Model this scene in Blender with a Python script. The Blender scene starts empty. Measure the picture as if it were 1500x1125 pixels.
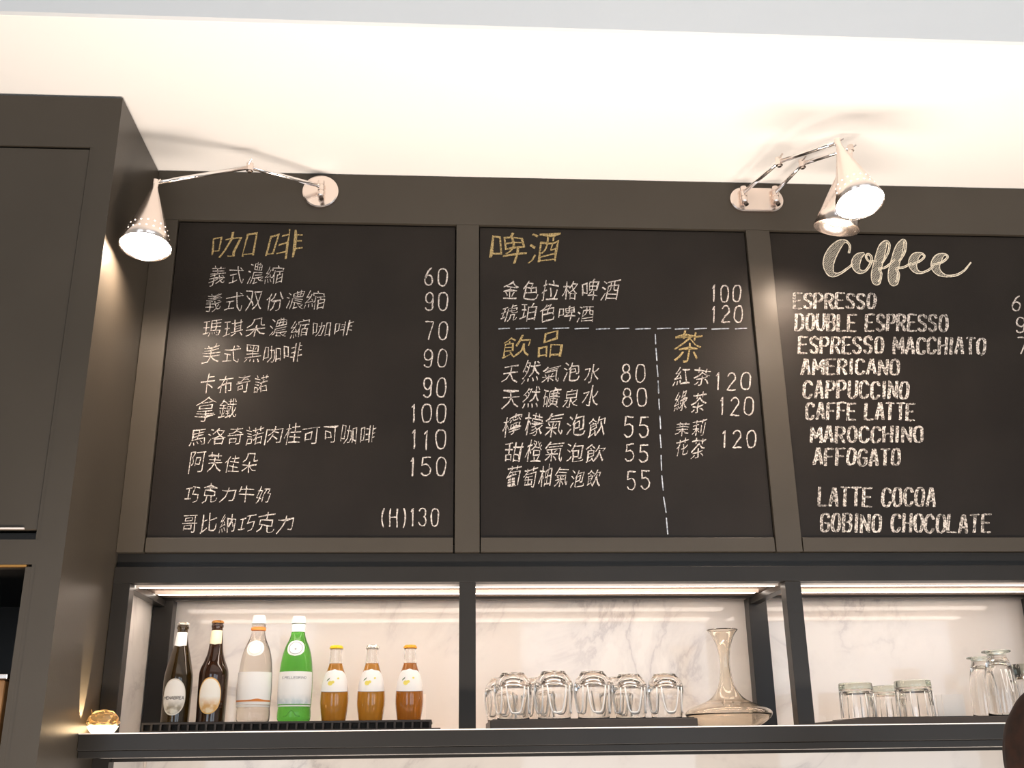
import bpy, bmesh, math, random
from mathutils import Vector, Matrix, noise
random.seed(7)
PI = math.pi
S = bpy.context.scene
COL = S.collection

# ------------------------------------------------------------------ camera
F = 1539.3
pitch, yaw, roll = 0.339204, 0.06628111, -0.01312161
CAM = Vector((0.0, -2.4, 1.6))
fw = Vector((math.sin(yaw)*math.cos(pitch), math.cos(yaw)*math.cos(pitch), math.sin(pitch)))
r0 = fw.cross(Vector((0, 0, 1))).normalized(); u0 = r0.cross(fw)
rt = math.cos(roll)*r0 + math.sin(roll)*u0
up = -math.sin(roll)*r0 + math.cos(roll)*u0
cd = bpy.data.cameras.new('camera'); cam = bpy.data.objects.new('camera', cd); COL.objects.link(cam)
cd.sensor_width = 36; cd.lens = F/1500*36; cd.clip_start = 0.02
M = Matrix((rt, up, -fw)).transposed().to_4x4(); M.translation = CAM
cam.matrix_world = M
S.camera = cam

def P(x, y, Y=0.0):
    """point of the vertical plane at depth Y that measured spot (x, y) of the 1500x1125 frame shows"""
    d = fw*F + rt*(x-750) + up*(562.5-y)
    return CAM + d*((Y-CAM.y)/d.y)

# ------------------------------------------------------------------ world, exposure, window daylight and added lights
w = bpy.data.worlds.new('world'); S.world = w; w.use_nodes = True
w.node_tree.nodes['Background'].inputs[0].default_value = (0.75, 0.85, 1.0, 1)
w.node_tree.nodes['Background'].inputs[1].default_value = 1.0
S.view_settings.view_transform = 'Standard'; S.view_settings.look = 'None'
S.view_settings.gamma = 1; S.view_settings.use_curve_mapping = False
S.view_settings.exposure = 0.0
S.cycles.max_bounces = 14; S.cycles.transmission_bounces = 14; S.cycles.transparent_max_bounces = 16
S.cycles.diffuse_bounces = 5; S.cycles.glossy_bounces = 6
S.cycles.sample_clamp_indirect = 6.0

def area(name, loc, rot, sx, sy, power, col):
    l = bpy.data.lights.new(name, 'AREA'); l.shape = 'RECTANGLE'; l.size = sx; l.size_y = sy
    l.energy = power; l.color = col
    o = bpy.data.objects.new(name, l); o.location = loc; o.rotation_euler = rot; COL.objects.link(o)
    return o
WARM = (1.0, 0.80, 0.62); COOL = (0.72, 0.86, 1.0)
WIN = [(-2.6, 0.9, 1.6, 1.9), (0.6, 0.9, 1.6, 1.9), (2.6, 0.9, 1.6, 1.9)]      # x0, z0, width, height in the rear wall
for (x, z, a, b) in WIN:
    area('window_daylight', (x+a/2, -5.30, z+b/2), (PI/2, 0, 0), a, b, 26, COOL)
area('added_uplight', (0.6, -1.02, 0.95), (PI, 0, 0), 3.0, 0.22, 88, (1.0, 0.86, 0.74))  # added unseen uplight, brightens the soffit and ceiling from below
area('added_warm_fill', (0.0, -3.6, 3.55), (0, 0, 0), 3.5, 1.2, 8, (1.0, 0.84, 0.70))  # added warm fill from above, no fixture behind it

# ------------------------------------------------------------------ materials
def principled(name, col, rough=0.5, metal=0.0, trans=0.0, ior=1.45, emit=None, es=0.0, spec=0.5, coat=0.0):
    m = bpy.data.materials.new(name); m.use_nodes = True
    b = m.node_tree.nodes['Principled BSDF']
    b.inputs['Base Color'].default_value = (*col, 1); b.inputs['Roughness'].default_value = rough
    b.inputs['Metallic'].default_value = metal; b.inputs['Transmission Weight'].default_value = trans
    b.inputs['IOR'].default_value = ior; b.inputs['Specular IOR Level'].default_value = spec
    b.inputs['Coat Weight'].default_value = coat
    if emit: b.inputs['Emission Color'].default_value = (*emit, 1); b.inputs['Emission Strength'].default_value = es
    return m
def nn(m, t, **k):
    n = m.node_tree.nodes.new(t)
    for a, b in k.items():
        if a in n.inputs: n.inputs[a].default_value = b
        else: setattr(n, a, b)
    return n
def lk(m, a, b): m.node_tree.links.new(a, b)
def bsdf(m): return m.node_tree.nodes['Principled BSDF']
def ramp(m, pts):
    n = m.node_tree.nodes.new('ShaderNodeValToRGB'); e = n.color_ramp.elements
    e[0].position, e[0].color = pts[0][0], (*pts[0][1], 1)
    e[1].position, e[1].color = pts[-1][0], (*pts[-1][1], 1)
    for p, c in pts[1:-1]:
        q = e.new(p); q.color = (*c, 1)
    return n
def noisy(m, scale, c0, c1, lo=0.35, hi=0.65, detail=4, bump=0.0, bscale=None, dist=0.0):
    tc = nn(m, 'ShaderNodeTexCoord'); n = nn(m, 'ShaderNodeTexNoise', Scale=scale, Detail=detail, Distortion=dist)
    lk(m, tc.outputs['Object'], n.inputs['Vector'])
    r = ramp(m, [(lo, c0), (hi, c1)]); lk(m, n.outputs['Fac'], r.inputs[0]); lk(m, r.outputs[0], bsdf(m).inputs['Base Color'])
    if bump:
        n2 = nn(m, 'ShaderNodeTexNoise', Scale=bscale or scale, Detail=3); lk(m, tc.outputs['Object'], n2.inputs['Vector'])
        b = nn(m, 'ShaderNodeBump', Strength=bump, Distance=0.002); lk(m, n2.outputs['Fac'], b.inputs['Height'])
        lk(m, b.outputs[0], bsdf(m).inputs['Normal'])
    return m
MT = {}
MT['paint'] = noisy(principled('taupe_satin_paint', (.07, .06, .052), .36, spec=.33), 3, (.046, .0385, .0295), (.053, .0445, .0345), bump=.05, bscale=220)
MT['paint_dark'] = noisy(principled('dark_satin_paint', (.04, .038, .036), .34, spec=.26), 3, (.016, .0145, .013), (.020, .018, .016), bump=.05, bscale=220)
MT['seam'] = principled('shadow_gap', (.006, .005, .004), .7)
MT['slate'] = noisy(principled('chalkboard_paint', (.02, .018, .016), .38, spec=.22), 5, (.010, .0075, .006), (.016, .0125, .010), .3, .7, detail=6, bump=.12, bscale=400)
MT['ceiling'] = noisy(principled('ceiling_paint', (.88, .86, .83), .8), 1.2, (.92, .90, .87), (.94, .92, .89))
MT['fascia'] = noisy(principled('daylight_tinted_paint', (.68, .72, .75), .8), 1.2, (.655, .695, .73), (.675, .715, .75))  # ceiling white with the cool daylight cast mixed into the colour
MT['wallpaint'] = noisy(principled('wall_paint', (.7, .68, .64), .8), 1.2, (.68, .66, .62), (.72, .70, .66))
MT['floor'] = noisy(principled('floor_concrete', (.3, .28, .26), .5), 2, (.26, .24, .22), (.34, .32, .30))
MT['chrome'] = principled('brushed_nickel', (.86, .76, .70), .22, 1)
MT['chrome_pol'] = principled('polished_chrome', (.9, .86, .84), .08, 1)
MT['chrome_dk'] = principled('dark_screw', (.12, .10, .09), .35, 1)
MT['led'] = principled('led_diffuser', (1, 1, 1), .5, emit=(1.0, .87, .75), es=9.2)
MT['bulb'] = principled('lit_bulb', (1, 1, 1), .5, emit=(1.0, .80, .62), es=210)
MT['holes'] = principled('perforation_glow', (1, 1, 1), .5, emit=(1.0, .85, .72), es=6)  # emission imitates bulb light shining through the shade
MT['orb_lit'] = principled('orb_light', (1, 1, 1), .5, emit=(1.0, .72, .40), es=11)
MT['niche_roof'] = principled('champagne_metal', (.34, .255, .21), .5, .3)
MT['shelf_edge'] = principled('raw_steel_edge', (.92, .82, .74), .35, .4)
MT['rubber'] = principled('black_rubber', (.018, .014, .012), .5)
MT['tray'] = noisy(principled('brown_black_tray', (.03, .022, .018), .45), 8, (.03, .023, .018), (.042, .032, .025))
MT['wood'] = noisy(principled('oak_wood', (.3, .16, .06), .45), 6, (.22, .11, .04), (.38, .2, .08), detail=8, dist=1.5)
MT['white'] = principled('white_card', (.97, .90, .83), .5)
MT['whiteplastic'] = principled('white_plastic_cap', (.88, .88, .86), .3)
MT['glass'] = principled('clear_glass', (.985, .97, .95), .0, trans=1, ior=1.45)
MT['glass_green'] = principled('thick_greenish_glass', (.80, .86, .78), .02, trans=1, ior=1.47)
MT['glass_amber'] = principled('decanter_glass', (.97, .92, .84), .0, trans=1, ior=1.45)
MT['brown_glass'] = principled('brown_bottle_glass', (.045, .016, .006), .04, trans=.35, ior=1.5, spec=.7)
MT['olive_glass'] = principled('olive_brown_bottle_glass', (.05, .028, .006), .04, trans=.5, ior=1.5, spec=.7)
MT['green_glass'] = principled('green_bottle_glass', (.17, .64, .10), .03, trans=.85, ior=1.33)
MT['water'] = principled('clear_water_bottle', (.93, .88, .84), .02, trans=.96, ior=1.33)
MT['drink'] = principled('orange_amber_drink', (.62, .27, .03), .12, trans=.35, ior=1.34, coat=.6)
MT['drink2'] = principled('deep_amber_drink', (.50, .17, .02), .12, trans=.35, ior=1.34, coat=.6)
MT['yellow'] = principled('yellow_cap', (.9, .62, .01), .3)
MT['orangecap'] = principled('orange_cap', (.85, .38, .02), .3)
MT['silver'] = principled('silver_cap', (.8, .78, .72), .25, 1)
MT['browncap'] = principled('bronze_cap', (.45, .22, .06), .3, .8)
MT['orange'] = principled('orange_print', (.75, .25, .05), .5)
MT['ink'] = principled('dark_ink', (.03, .03, .03), .6)
MT['greyink'] = principled('grey_ink', (.32, .33, .36), .6)
MT['greenink'] = principled('green_ink', (.05, .14, .03), .6)
MT['yellowink'] = principled('yellow_ink', (.88, .76, .16), .6)
MT['hair'] = noisy(principled('dark_brown_hair', (.02, .008, .004), .6, spec=.2), 60, (.007, .003, .002), (.018, .007, .004), detail=6)
MT['skin'] = principled('skin', (.55, .33, .23), .5)
MT['shirt'] = noisy(principled('black_cotton_shirt', (.02, .02, .022), .85), 40, (.016, .016, .018), (.026, .026, .028))
MT['trousers'] = principled('dark_trousers', (.03, .03, .04), .85)
MT['shoe'] = principled('black_shoe', (.015, .015, .015), .4)
MT['eye'] = principled('eye_white', (.8, .78, .75), .2)

def chalk(name, c0, c1, scale, lo, hi):
    m = principled(name, c1, .9, spec=.1)
    return noisy(m, scale, c0, c1, lo, hi, detail=5)
MT['chalk'] = chalk('white_chalk', (.16, .14, .13), (.66, .60, .55), 330, .34, .60)
MT['chalk_heavy'] = chalk('white_chalk_heavy', (.11, .10, .09), (.70, .64, .59), 230, .40, .60)
MT['chalk_yellow'] = chalk('yellow_chalk', (.10, .075, .035), (.44, .33, .155), 260, .34, .58)
MT['chalk_blue'] = chalk('pale_blue_chalk', (.16, .18, .21), (.52, .56, .62), 200, .34, .60)
MT['chalk_cream'] = chalk('cream_chalk', (.35, .31, .24), (.78, .70, .56), 200, .28, .5)
def hatch_mat():
    m = principled('hatched_chalk', (.2, .18, .15), .9, spec=.1)
    tc = nn(m, 'ShaderNodeTexCoord'); mp = nn(m, 'ShaderNodeMapping'); mp.inputs['Rotation'].default_value = (0, .75, 0)
    lk(m, tc.outputs['Object'], mp.inputs[0])
    wv = nn(m, 'ShaderNodeTexWave', Scale=75.0, Distortion=6.0, Detail=3.0); wv.inputs['Detail Scale'].default_value = 2
    wv.bands_direction = 'Z'
    lk(m, mp.outputs[0], wv.inputs['Vector'])
    r = ramp(m, [(.25, (.09, .08, .068)), (.75, (.36, .33, .27))]); lk(m, wv.outputs['Fac'], r.inputs[0])
    lk(m, r.outputs[0], bsdf(m).inputs['Base Color']); return m
MT['hatch'] = hatch_mat()
def marble():
    m = principled('white_veined_marble', (.85, .8, .75), .035)
    tc = nn(m, 'ShaderNodeTexCoord')
    n1 = nn(m, 'ShaderNodeTexNoise', Scale=1.9, Detail=9.0, Roughness=.6, Distortion=1.2); lk(m, tc.outputs['Object'], n1.inputs['Vector'])
    a = nn(m, 'ShaderNodeMath', operation='SUBTRACT'); a.inputs[1].default_value = .5; lk(m, n1.outputs['Fac'], a.inputs[0])
    b = nn(m, 'ShaderNodeMath', operation='ABSOLUTE'); lk(m, a.outputs[0], b.inputs[0])
    r = ramp(m, [(0, (.60, .56, .54)), (.02, (.76, .72, .68)), (.08, (.86, .82, .77))]); lk(m, b.outputs[0], r.inputs[0])
    n2 = nn(m, 'ShaderNodeTexNoise', Scale=3.5, Detail=5.0); lk(m, tc.outputs['Object'], n2.inputs['Vector'])
    r2 = ramp(m, [(.42, (.0, .0, .0)), (.62, (1, 1, 1))]); lk(m, n2.outputs['Fac'], r2.inputs[0])
    mx = nn(m, 'ShaderNodeMix', data_type='RGBA'); lk(m, r2.outputs[0], mx.inputs[0])
    mx.inputs[6].default_value = (.85, .805, .76, 1); lk(m, r.outputs[0], mx.inputs[7])
    lk(m, mx.outputs[2], bsdf(m).inputs['Base Color']); return m
MT['marble'] = marble()
def label_art(name, top, c0, c1, split, soft=.12, scale=60):
    """a printed label: plain above, mottled picture below (flat print)"""
    m = principled(name, top, .45)
    tc = nn(m, 'ShaderNodeTexCoord'); sp = nn(m, 'ShaderNodeSeparateXYZ'); lk(m, tc.outputs['Generated'], sp.inputs[0])
    r = ramp(m, [(split-soft, (1, 1, 1)), (split+soft, (0, 0, 0))]); lk(m, sp.outputs['Z'], r.inputs[0])
    n = nn(m, 'ShaderNodeTexNoise', Scale=scale, Detail=5.0); lk(m, tc.outputs['Object'], n.inputs['Vector'])
    r2 = ramp(m, [(.4, c0), (.6, c1)]); lk(m, n.outputs['Fac'], r2.inputs[0])
    mx = nn(m, 'ShaderNodeMix', data_type='RGBA'); lk(m, r.outputs[0], mx.inputs[0]); mx.inputs[6].default_value = (*top, 1)
    lk(m, r2.outputs[0], mx.inputs[7]); lk(m, mx.outputs[2], bsdf(m).inputs['Base Color']); return m
MT['lab_beer1'] = label_art('cream_oval_label', (.97, .95, .90), (.34, .30, .22), (.78, .74, .64), .34)
MT['lab_beer2'] = label_art('orange_oval_label', (.98, .95, .87), (.72, .42, .16), (.90, .74, .50), .36)
MT['lab_white'] = principled('white_label', (.97, .96, .94), .4)
MT['lab_blue'] = label_art('white_blue_label', (.97, .97, .95), (.55, .66, .70), (.80, .86, .88), .12, .18, 90)

# ------------------------------------------------------------------ mesh helpers
def new_obj(name, me, mat=None, parent=None, loc=None):
    o = bpy.data.objects.new(name, me); COL.objects.link(o)
    if mat is not None:
        me.materials.clear(); me.materials.append(MT[mat] if isinstance(mat, str) else mat)
    if parent is not None: o.parent = parent
    if loc is not None: o.location = loc
    return o
def finish(bm, name, mat, parent=None, loc=None, smooth=False, bevel=0):
    me = bpy.data.meshes.new(name); bmesh.ops.recalc_face_normals(bm, faces=bm.faces[:]); bm.to_mesh(me); bm.free()
    if smooth:
        for p in me.polygons: p.use_smooth = True
    o = new_obj(name, me, mat, parent, loc)
    if bevel:
        md = o.modifiers.new('bevel', 'BEVEL'); md.width = bevel; md.segments = 2; md.limit_method = 'ANGLE'
    return o
def bx(bm, x0, x1, y0, y1, z0, z1):
    vs = [bm.verts.new((x, y, z)) for z in (z0, z1) for y in (y0, y1) for x in (x0, x1)]
    for f in ((0, 1, 3, 2), (4, 6, 7, 5), (0, 4, 5, 1), (2, 3, 7, 6), (0, 2, 6, 4), (1, 5, 7, 3)): bm.faces.new([vs[i] for i in f])
def box(name, mat, x0, x1, y0, y1, z0, z1, parent=None, bevel=0.0):
    bm = bmesh.new(); bx(bm, x0, x1, y0, y1, z0, z1)
    if parent is not None:
        off = Vector(parent.location)
        for v in bm.verts: v.co -= off
    return finish(bm, name, mat, parent, bevel=bevel)
def thing(name, label, cat, loc=(0, 0, 0), group=None):
    o = bpy.data.objects.new(name, None); COL.objects.link(o); o.location = loc; o.empty_display_size = .05
    return tag(o, label, cat, group)
def tag(o, label, cat, group=None):
    o['label'] = label; o['category'] = cat
    if group: o['group'] = group
    return o
def struct(o): o['kind'] = 'structure'; return o
def lathe(bm, prof, seg=40, close=False, mat=None, cap=True):
    rings = []
    for (r, z) in prof:
        if r < 1e-5: rings.append([bm.verts.new((0, 0, z))])
        else: rings.append([bm.verts.new((r*math.cos(2*PI*i/seg), r*math.sin(2*PI*i/seg), z)) for i in range(seg)])
    for a, b in zip(rings, rings[1:]):
        for i in range(seg):
            j = (i+1) % seg
            if len(a) == 1 and len(b) == 1: continue
            if len(a) == 1: bm.faces.new((a[0], b[i], b[j]))
            elif len(b) == 1: bm.faces.new((a[i], a[j], b[0]))
            else: bm.faces.new((a[i], a[j], b[j], b[i]))
    if mat:
        for rg in rings:
            for v in rg: v.co = mat @ v.co
def tube(bm, pts, rad, seg=12, cap=True):
    rings = []; n = len(pts); pts = [Vector(p) for p in pts]
    prev = None
    for i, p in enumerate(pts):
        d = (pts[min(i+1, n-1)]-pts[max(i-1, 0)]).normalized()
        a = prev if prev is not None else (Vector((0, 0, 1)) if abs(d.z) < .9 else Vector((1, 0, 0)))
        s = d.cross(a).normalized(); t = s.cross(d).normalized(); prev = t
        r = rad[i] if isinstance(rad, (list, tuple)) else rad
        rings.append([bm.verts.new(p + r*(math.cos(2*PI*k/seg)*s + math.sin(2*PI*k/seg)*t)) for k in range(seg)])
    for a, b in zip(rings, rings[1:]):
        for k in range(seg): bm.faces.new((a[k], a[(k+1) % seg], b[(k+1) % seg], b[k]))
    if cap:
        bm.faces.new(rings[0][::-1]); bm.faces.new(rings[-1])
def axis_mat(p0, p1):
    """frame with Z running from p0 to p1, origin p0"""
    d = (Vector(p1)-Vector(p0)).normalized(); q = d.to_track_quat('Z', 'Y')
    m = q.to_matrix().to_4x4(); m.translation = Vector(p0); return m
def smooth_prof(pts, n=5):
    out = []
    for i in range(len(pts)-1):
        p0 = pts[max(i-1, 0)]; p1 = pts[i]; p2 = pts[i+1]; p3 = pts[min(i+2, len(pts)-1)]
        for k in range(n):
            t = k/n
            out.append(tuple(.5*((2*p1[j])+(-p0[j]+p2[j])*t+(2*p0[j]-5*p1[j]+4*p2[j]-p3[j])*t*t+(-p0[j]+3*p1[j]-3*p2[j]+p3[j])*t**3) for j in range(len(p1))))
    out.append(tuple(pts[-1])); return out

# ------------------------------------------------------------------ the room
XL = -0.737            # face of the tall cabinet's side / left end of the bar wall
ZC = 3.02              # underside of the soffit
YB = 0.40              # marble back wall
XR = 2.10
struct(box('floor', 'floor', -4, 5, -5.5, 1.2, -.1, 0))
struct(box('ceiling', 'ceiling', -4, 5, -5.5, -.59, 3.60, 3.7))
struct(box('trim_1', 'ceiling', -4, 5, -.59, 1.2, ZC, 3.7, bevel=.003))          # soffit over the bar
struct(box('trim_2', 'fascia', -4, 5, -.602, -.5905, ZC-.0003, 3.5998))                       # its front face, cool daylight put into its colour
struct(box('wall_back', 'marble', XL, 5, YB, YB+.1, 0, ZC))
struct(box('wall_left', 'wallpaint', -4.1, -4, -5.5, 1.2, 0, 3.7))
struct(box('wall_right', 'wallpaint', 5, 5.1, -5.5, 1.2, 0, 3.7))
bm = bmesh.new()
xs = [-4] + [v for (x, z, a, b) in WIN for v in (x, x+a)] + [5]
for i in range(0, len(xs), 2): bx(bm, xs[i], xs[i+1], -5.5, -5.4, 0, 3.7)
for (x, z, a, b) in WIN:
    bx(bm, x, x+a, -5.5, -5.4, 0, z); bx(bm, x, x+a, -5.5, -5.4, z+b, 3.7)
struct(finish(bm, 'wall_rear', 'wallpaint'))
for i, (x, z, a, b) in enumerate(WIN):
    bm = bmesh.new()
    for (p, q, r_, s_) in ((x, x+a, z, z+.05), (x, x+a, z+b-.05, z+b), (x, x+.05, z+.05, z+b-.05), (x+a-.05, x+a, z+.05, z+b-.05), (x+a/2-.02, x+a/2+.02, z+.05, z+b-.05)):
        bx(bm, p, q, -5.47, -5.41, r_, s_)
    fr = struct(finish(bm, 'window_%d' % (i+1), 'paint_dark'))
    box('pane', 'glass', x+.05, x+a-.05, -5.445, -5.440, z+.05, z+b-.05, parent=fr)
struct(box('wall_side', 'marble', XL+.0003, XL+.004, .042, YB-.001, 0.9, 1.984))                 # marble cheek at the niche's left end

# ------------------------------------------------------------------ tall cabinet on the left
YF = -.32
t = thing('tall_cabinet', 'tall taupe cabinet standing forward of the menu wall at the left edge', 'cabinet', (-1.3, YF, 0))
CL = -1.90
box('side_panel', 'paint', XL-.05, XL-.0001, YF, YB, 0, ZC-.006, t)
box('side_panel', 'paint', CL, CL+.03, YF, YB, 0, ZC-.006, t)
box('back_panel', 'paint_dark', CL+.03, XL-.05, YB-.02, YB, 0, ZC-.006, t)
box('top_rail', 'paint', CL+.03, XL-.05, YF, YF+.04, 2.885, ZC-.006, t)
dr = box('door', 'paint', CL+.035, XL-.0585, YF+.003, YF+.028, 2.026, 2.881, t, bevel=.0015)
box('handle_strip', 'shelf_edge', CL+.3, XL-.082, YF-.001, YF+.004, 2.0265, 2.0295, dr.parent)
box('finger_rail', 'paint_dark', CL+.03, XL-.055, YF+.018, YF+.04, 2.006, 2.022, t)
box('middle_rail', 'paint', CL+.03, XL-.05, YF, YF+.06, 1.958, 2.006, t)
box('edge_trim', 'browncap', CL+.03, XL-.068, YF+.002, YF+.012, 1.9535, 1.9575, t)
box('stile', 'paint', XL-.0575, XL-.0501, YF+.001, YF+.03, 0, ZC-.006, t)
box('lower_stile', 'paint', XL-.069, XL-.0576, YF+.001, YF+.03, 0, 1.953, t)
box('shelf_board', 'paint_dark', CL+.03, XL-.05, YF+.06, YB-.02, 1.97, 1.99, t)
box('shelf_board', 'paint_dark', CL+.03, XL-.05, YF+.02, YB-.02, 1.44, 1.46, t)
tb = thing('wooden_box', 'brown wooden box with a metal rim inside the lower left cabinet opening', 'box', (-1.0, -.15, 1.46))
box('body', 'wood', -1.25, -.825, -.29, -.02, 1.461, 1.745, tb, bevel=.004)
box('metal_rim', 'chrome', -1.255, -.820, -.295, -.015, 1.746, 1.756, tb, bevel=.002)

# ------------------------------------------------------------------ upper cabinet (wall the boards are set in)
t = thing('upper_wall_cabinet', 'long taupe cabinet front under the ceiling that frames the three menu boards', 'cabinet', (0.6, 0, 2.04))
Z0, ZT = 2.040, 2.880
box('top_rail', 'paint', XL+.0005, XR, 0, .03, ZT, ZC-.002, t)
BD = [(-.674, .019), (.0825, .771), (.8385, 1.53)]
SG = .0028
st = [(XL+.0005, BD[0][0]-SG), (BD[0][1]+SG*1.3, BD[1][0]-SG*.9), (BD[1][1]+SG, BD[2][0]-SG), (BD[2][1]+SG, 1.597)]
for a, b in st: box('stile', 'paint', a, b, 0, .03, Z0, ZT-.0004, t, bevel=.0008)
box('side_panel', 'paint', 1.5975, XR, 0, .03, Z0, ZT-.0004, t)
box('bottom_panel', 'paint_dark', XL+.0005, XR, .0305, YB-.001, Z0+.001, Z0+.02, t)
box('seam_backing', 'seam', XL+.0005, XR, .0305, .034, Z0+.021, ZC-.002, t)

# ------------------------------------------------------------------ chalk lettering tools
YS = .0085                      # face of the slate
YCK = YS-.0012                  # face of the chalk marks
def ribbon(bm, pts, w, closed=False, mapf=None, jit=0.0, depth=.0006):
    """flat ribbon through 2-D points (frame units) of width w (number or list)"""
    n = len(pts); L = []; R = []
    for i, p in enumerate(pts):
        a = pts[(i-1) % n] if (closed or i > 0) else pts[i]; b = pts[(i+1) % n] if (closed or i < n-1) else pts[i]
        dx, dy = b[0]-a[0], b[1]-a[1]; l = math.hypot(dx, dy) or 1
        ww = (w[i] if isinstance(w, (list, tuple)) else w)/2
        ww *= 1+random.uniform(-jit, jit)
        L.append(bm.verts.new(mapf(p[0]-dy/l*ww, p[1]+dx/l*ww))); R.append(bm.verts.new(mapf(p[0]+dy/l*ww, p[1]-dx/l*ww)))
    m = n if closed else n-1
    for i in range(m):
        j = (i+1) % n
        try: bm.faces.new((L[i], L[j], R[j], R[i]))
        except ValueError: pass
    if not closed:                                    # rounded ends
        for e, q in ((0, pts[0]), (n-1, pts[-1])):
            o = pts[1] if e == 0 else pts[-2]
            dx, dy = q[0]-o[0], q[1]-o[1]; l = math.hypot(dx, dy) or 1
            ww = (w[e] if isinstance(w, (list, tuple)) else w)/2
            c = bm.verts.new(mapf(q[0]+dx/l*ww*.8, q[1]+dy/l*ww*.8))
            try: bm.faces.new((L[e], c, R[e]) if e else (R[e], c, L[e]))
            except ValueError: pass
def arc(cx, cy, rx, ry, a0, a1, n=7):
    return [(cx+rx*math.cos(math.radians(a0+(a1-a0)*i/n)), cy+ry*math.sin(math.radians(a0+(a1-a0)*i/n))) for i in range(n+1)]
def oval(n=16): return [(.5+.5*math.copysign(abs(math.cos(t))**.75, math.cos(t)), .5+.5*math.copysign(abs(math.sin(t))**.8, math.sin(t))) for t in [2*PI*i/n+PI/2 for i in range(n+1)]]
G = {
 'A': [[(0, 0), (.42, 1), (.58, 1), (1, 0)], [(.17, .3), (.83, .3)]],
 'B': [[(0, 0), (0, 1)], [(0, 1), (.6, 1)]+arc(.6, .77, .35, .23, 90, -90)+[(0, .54)], [(.6, .54)]+arc(.6, .27, .4, .27, 90, -90)+[(0, 0)]],
 'C': [arc(.5, .72, .5, .28, 10, 180)+arc(.5, .28, .5, .28, 180, 350)],
 'D': [[(0, 0), (0, 1), (.5, 1)]+arc(.5, .7, .5, .3, 90, 0, 4)+arc(.5, .3, .5, .3, 0, -90, 4)+[(0, 0)]],
 'E': [[(1, 1), (0, 1), (0, 0), (1, 0)], [(0, .53), (.8, .53)]],
 'F': [[(1, 1), (0, 1), (0, 0)], [(0, .53), (.8, .53)]],
 'G': [arc(.5, .72, .5, .28, 10, 180)+arc(.5, .28, .5, .28, 180, 350)+[(1, .48), (.55, .48)]],
 'H': [[(0, 0), (0, 1)], [(1, 0), (1, 1)], [(0, .52), (1, .52)]],
 'I': [[(.5, 0), (.5, 1)]],
 'L': [[(0, 1), (0, 0), (1, 0)]],
 'M': [[(0, 0), (.05, 1), (.5, .3), (.95, 1), (1, 0)]],
 'N': [[(0, 0), (0, 1), (1, 0), (1, 1)]],
 'O': [oval()], '0': [oval()],
 'P': [[(0, 0), (0, 1), (.5, 1)]+arc(.5, .73, .5, .27, 90, -90)+[(0, .46)]],
 'R': [[(0, 0), (0, 1), (.5, 1)]+arc(.5, .75, .48, .25, 90, -90)+[(0, .5)], [(.45, .5), (1, 0)]],
 'S': [arc(.5, .76, .48, .24, 15, 180)+[(.12, .6), (.88, .4)]+arc(.5, .24, .48, .24, 0, -165)],
 'T': [[(0, 1), (1, 1)], [(.5, 1), (.5, 0)]],
 'U': [[(0, 1), (0, .3)]+arc(.5, .3, .5, .3, 180, 360)+[(1, 1)]],
 '1': [[(.2, .8), (.55, 1), (.55, 0)]],
 '2': [arc(.5, .72, .45, .28, 165, -20)+[(.5, .35), (.05, 0), (1, 0)]],
 '3': [arc(.45, .75, .45, .25, 160, -80)+arc(.45, .27, .5, .27, 80, -160)],
 '5': [[(.9, 1), (.1, 1), (.05, .55)]+arc(.45, .32, .5, .32, 120, -150)],
 '6': [[(.8, 1), (.4, .85), (.1, .5)]+arc(.5, .3, .45, .3, 170, 530, 14)],
 '7': [[(0, 1), (.95, 1), (.4, 0)]],
 '8': [arc(.5, .76, .38, .24, -90, 270, 14), arc(.5, .27, .48, .27, 90, 450, 14)],
 '9': [arc(.5, .7, .45, .3, 0, 360, 14)+[(.93, .3)]+arc(.5, .2, .43, .2, 0, -160)],
 '(': [arc(1.4, .5, 1.3, .68, 130, 230)], ')': [arc(-.4, .5, 1.3, .68, 50, -50)], '.': [[(.4, 0), (.5, .05)]],
}
WD = {'I': .35, 'M': 1.25, '1': .62, ' ': .55, '(': .55, ')': .55, '.': .3}
def dense(pts, step=.18):
    out = [pts[0]]
    for a, b in zip(pts, pts[1:]):
        n = max(1, int(math.hypot(b[0]-a[0], b[1]-a[1])/step))
        for k in range(1, n+1): out.append((a[0]+(b[0]-a[0])*k/n, a[1]+(b[1]-a[1])*k/n))
    return out
def stroke_text(bm, txt, x0, x1, yt, yb, w, mapf, gap=.38, dy=0.0, jit=.12, wob=.02, double=False):
    tot = sum(WD.get(c, 1.0) for c in txt)+gap*(len(txt)-1); k = (x1-x0)/tot; x = x0
    for c in txt:
        cw = WD.get(c, 1.0)*k
        if c != ' ':
            jx, jy = random.uniform(-.03, .03), random.uniform(-.03, .03)
            for pl in G[c]:
                pl = dense(pl)
                def tf(u, v, cw=cw, x=x):
                    hh = yb-yt; fx = (x-x0)/(x1-x0)
                    wx = noise.noise(Vector((u*2+x, v*2, 3)))*wob; wy = noise.noise(Vector((u*2+x, v*2, 9)))*wob
                    return (x+(u+jx+wx*2)*cw+(v-.5)*hh*.04, yb-(v+jy+wy)*hh+dy*fx)
                q = [tf(u, v) for u, v in pl]
                if double:
                    for s in (-1, 1):
                        ribbon(bm, [(a+s*w*.30+random.uniform(-.25, .25), b+random.uniform(-.3, .3)) for a, b in q], w*.52, mapf=mapf, jit=jit)
                    if random.random() < .6: ribbon(bm, q, w*.6, mapf=mapf, jit=jit)
                else: ribbon(bm, q, w, mapf=mapf, jit=jit)
        x += cw+gap*k
glyphs = {}
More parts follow.
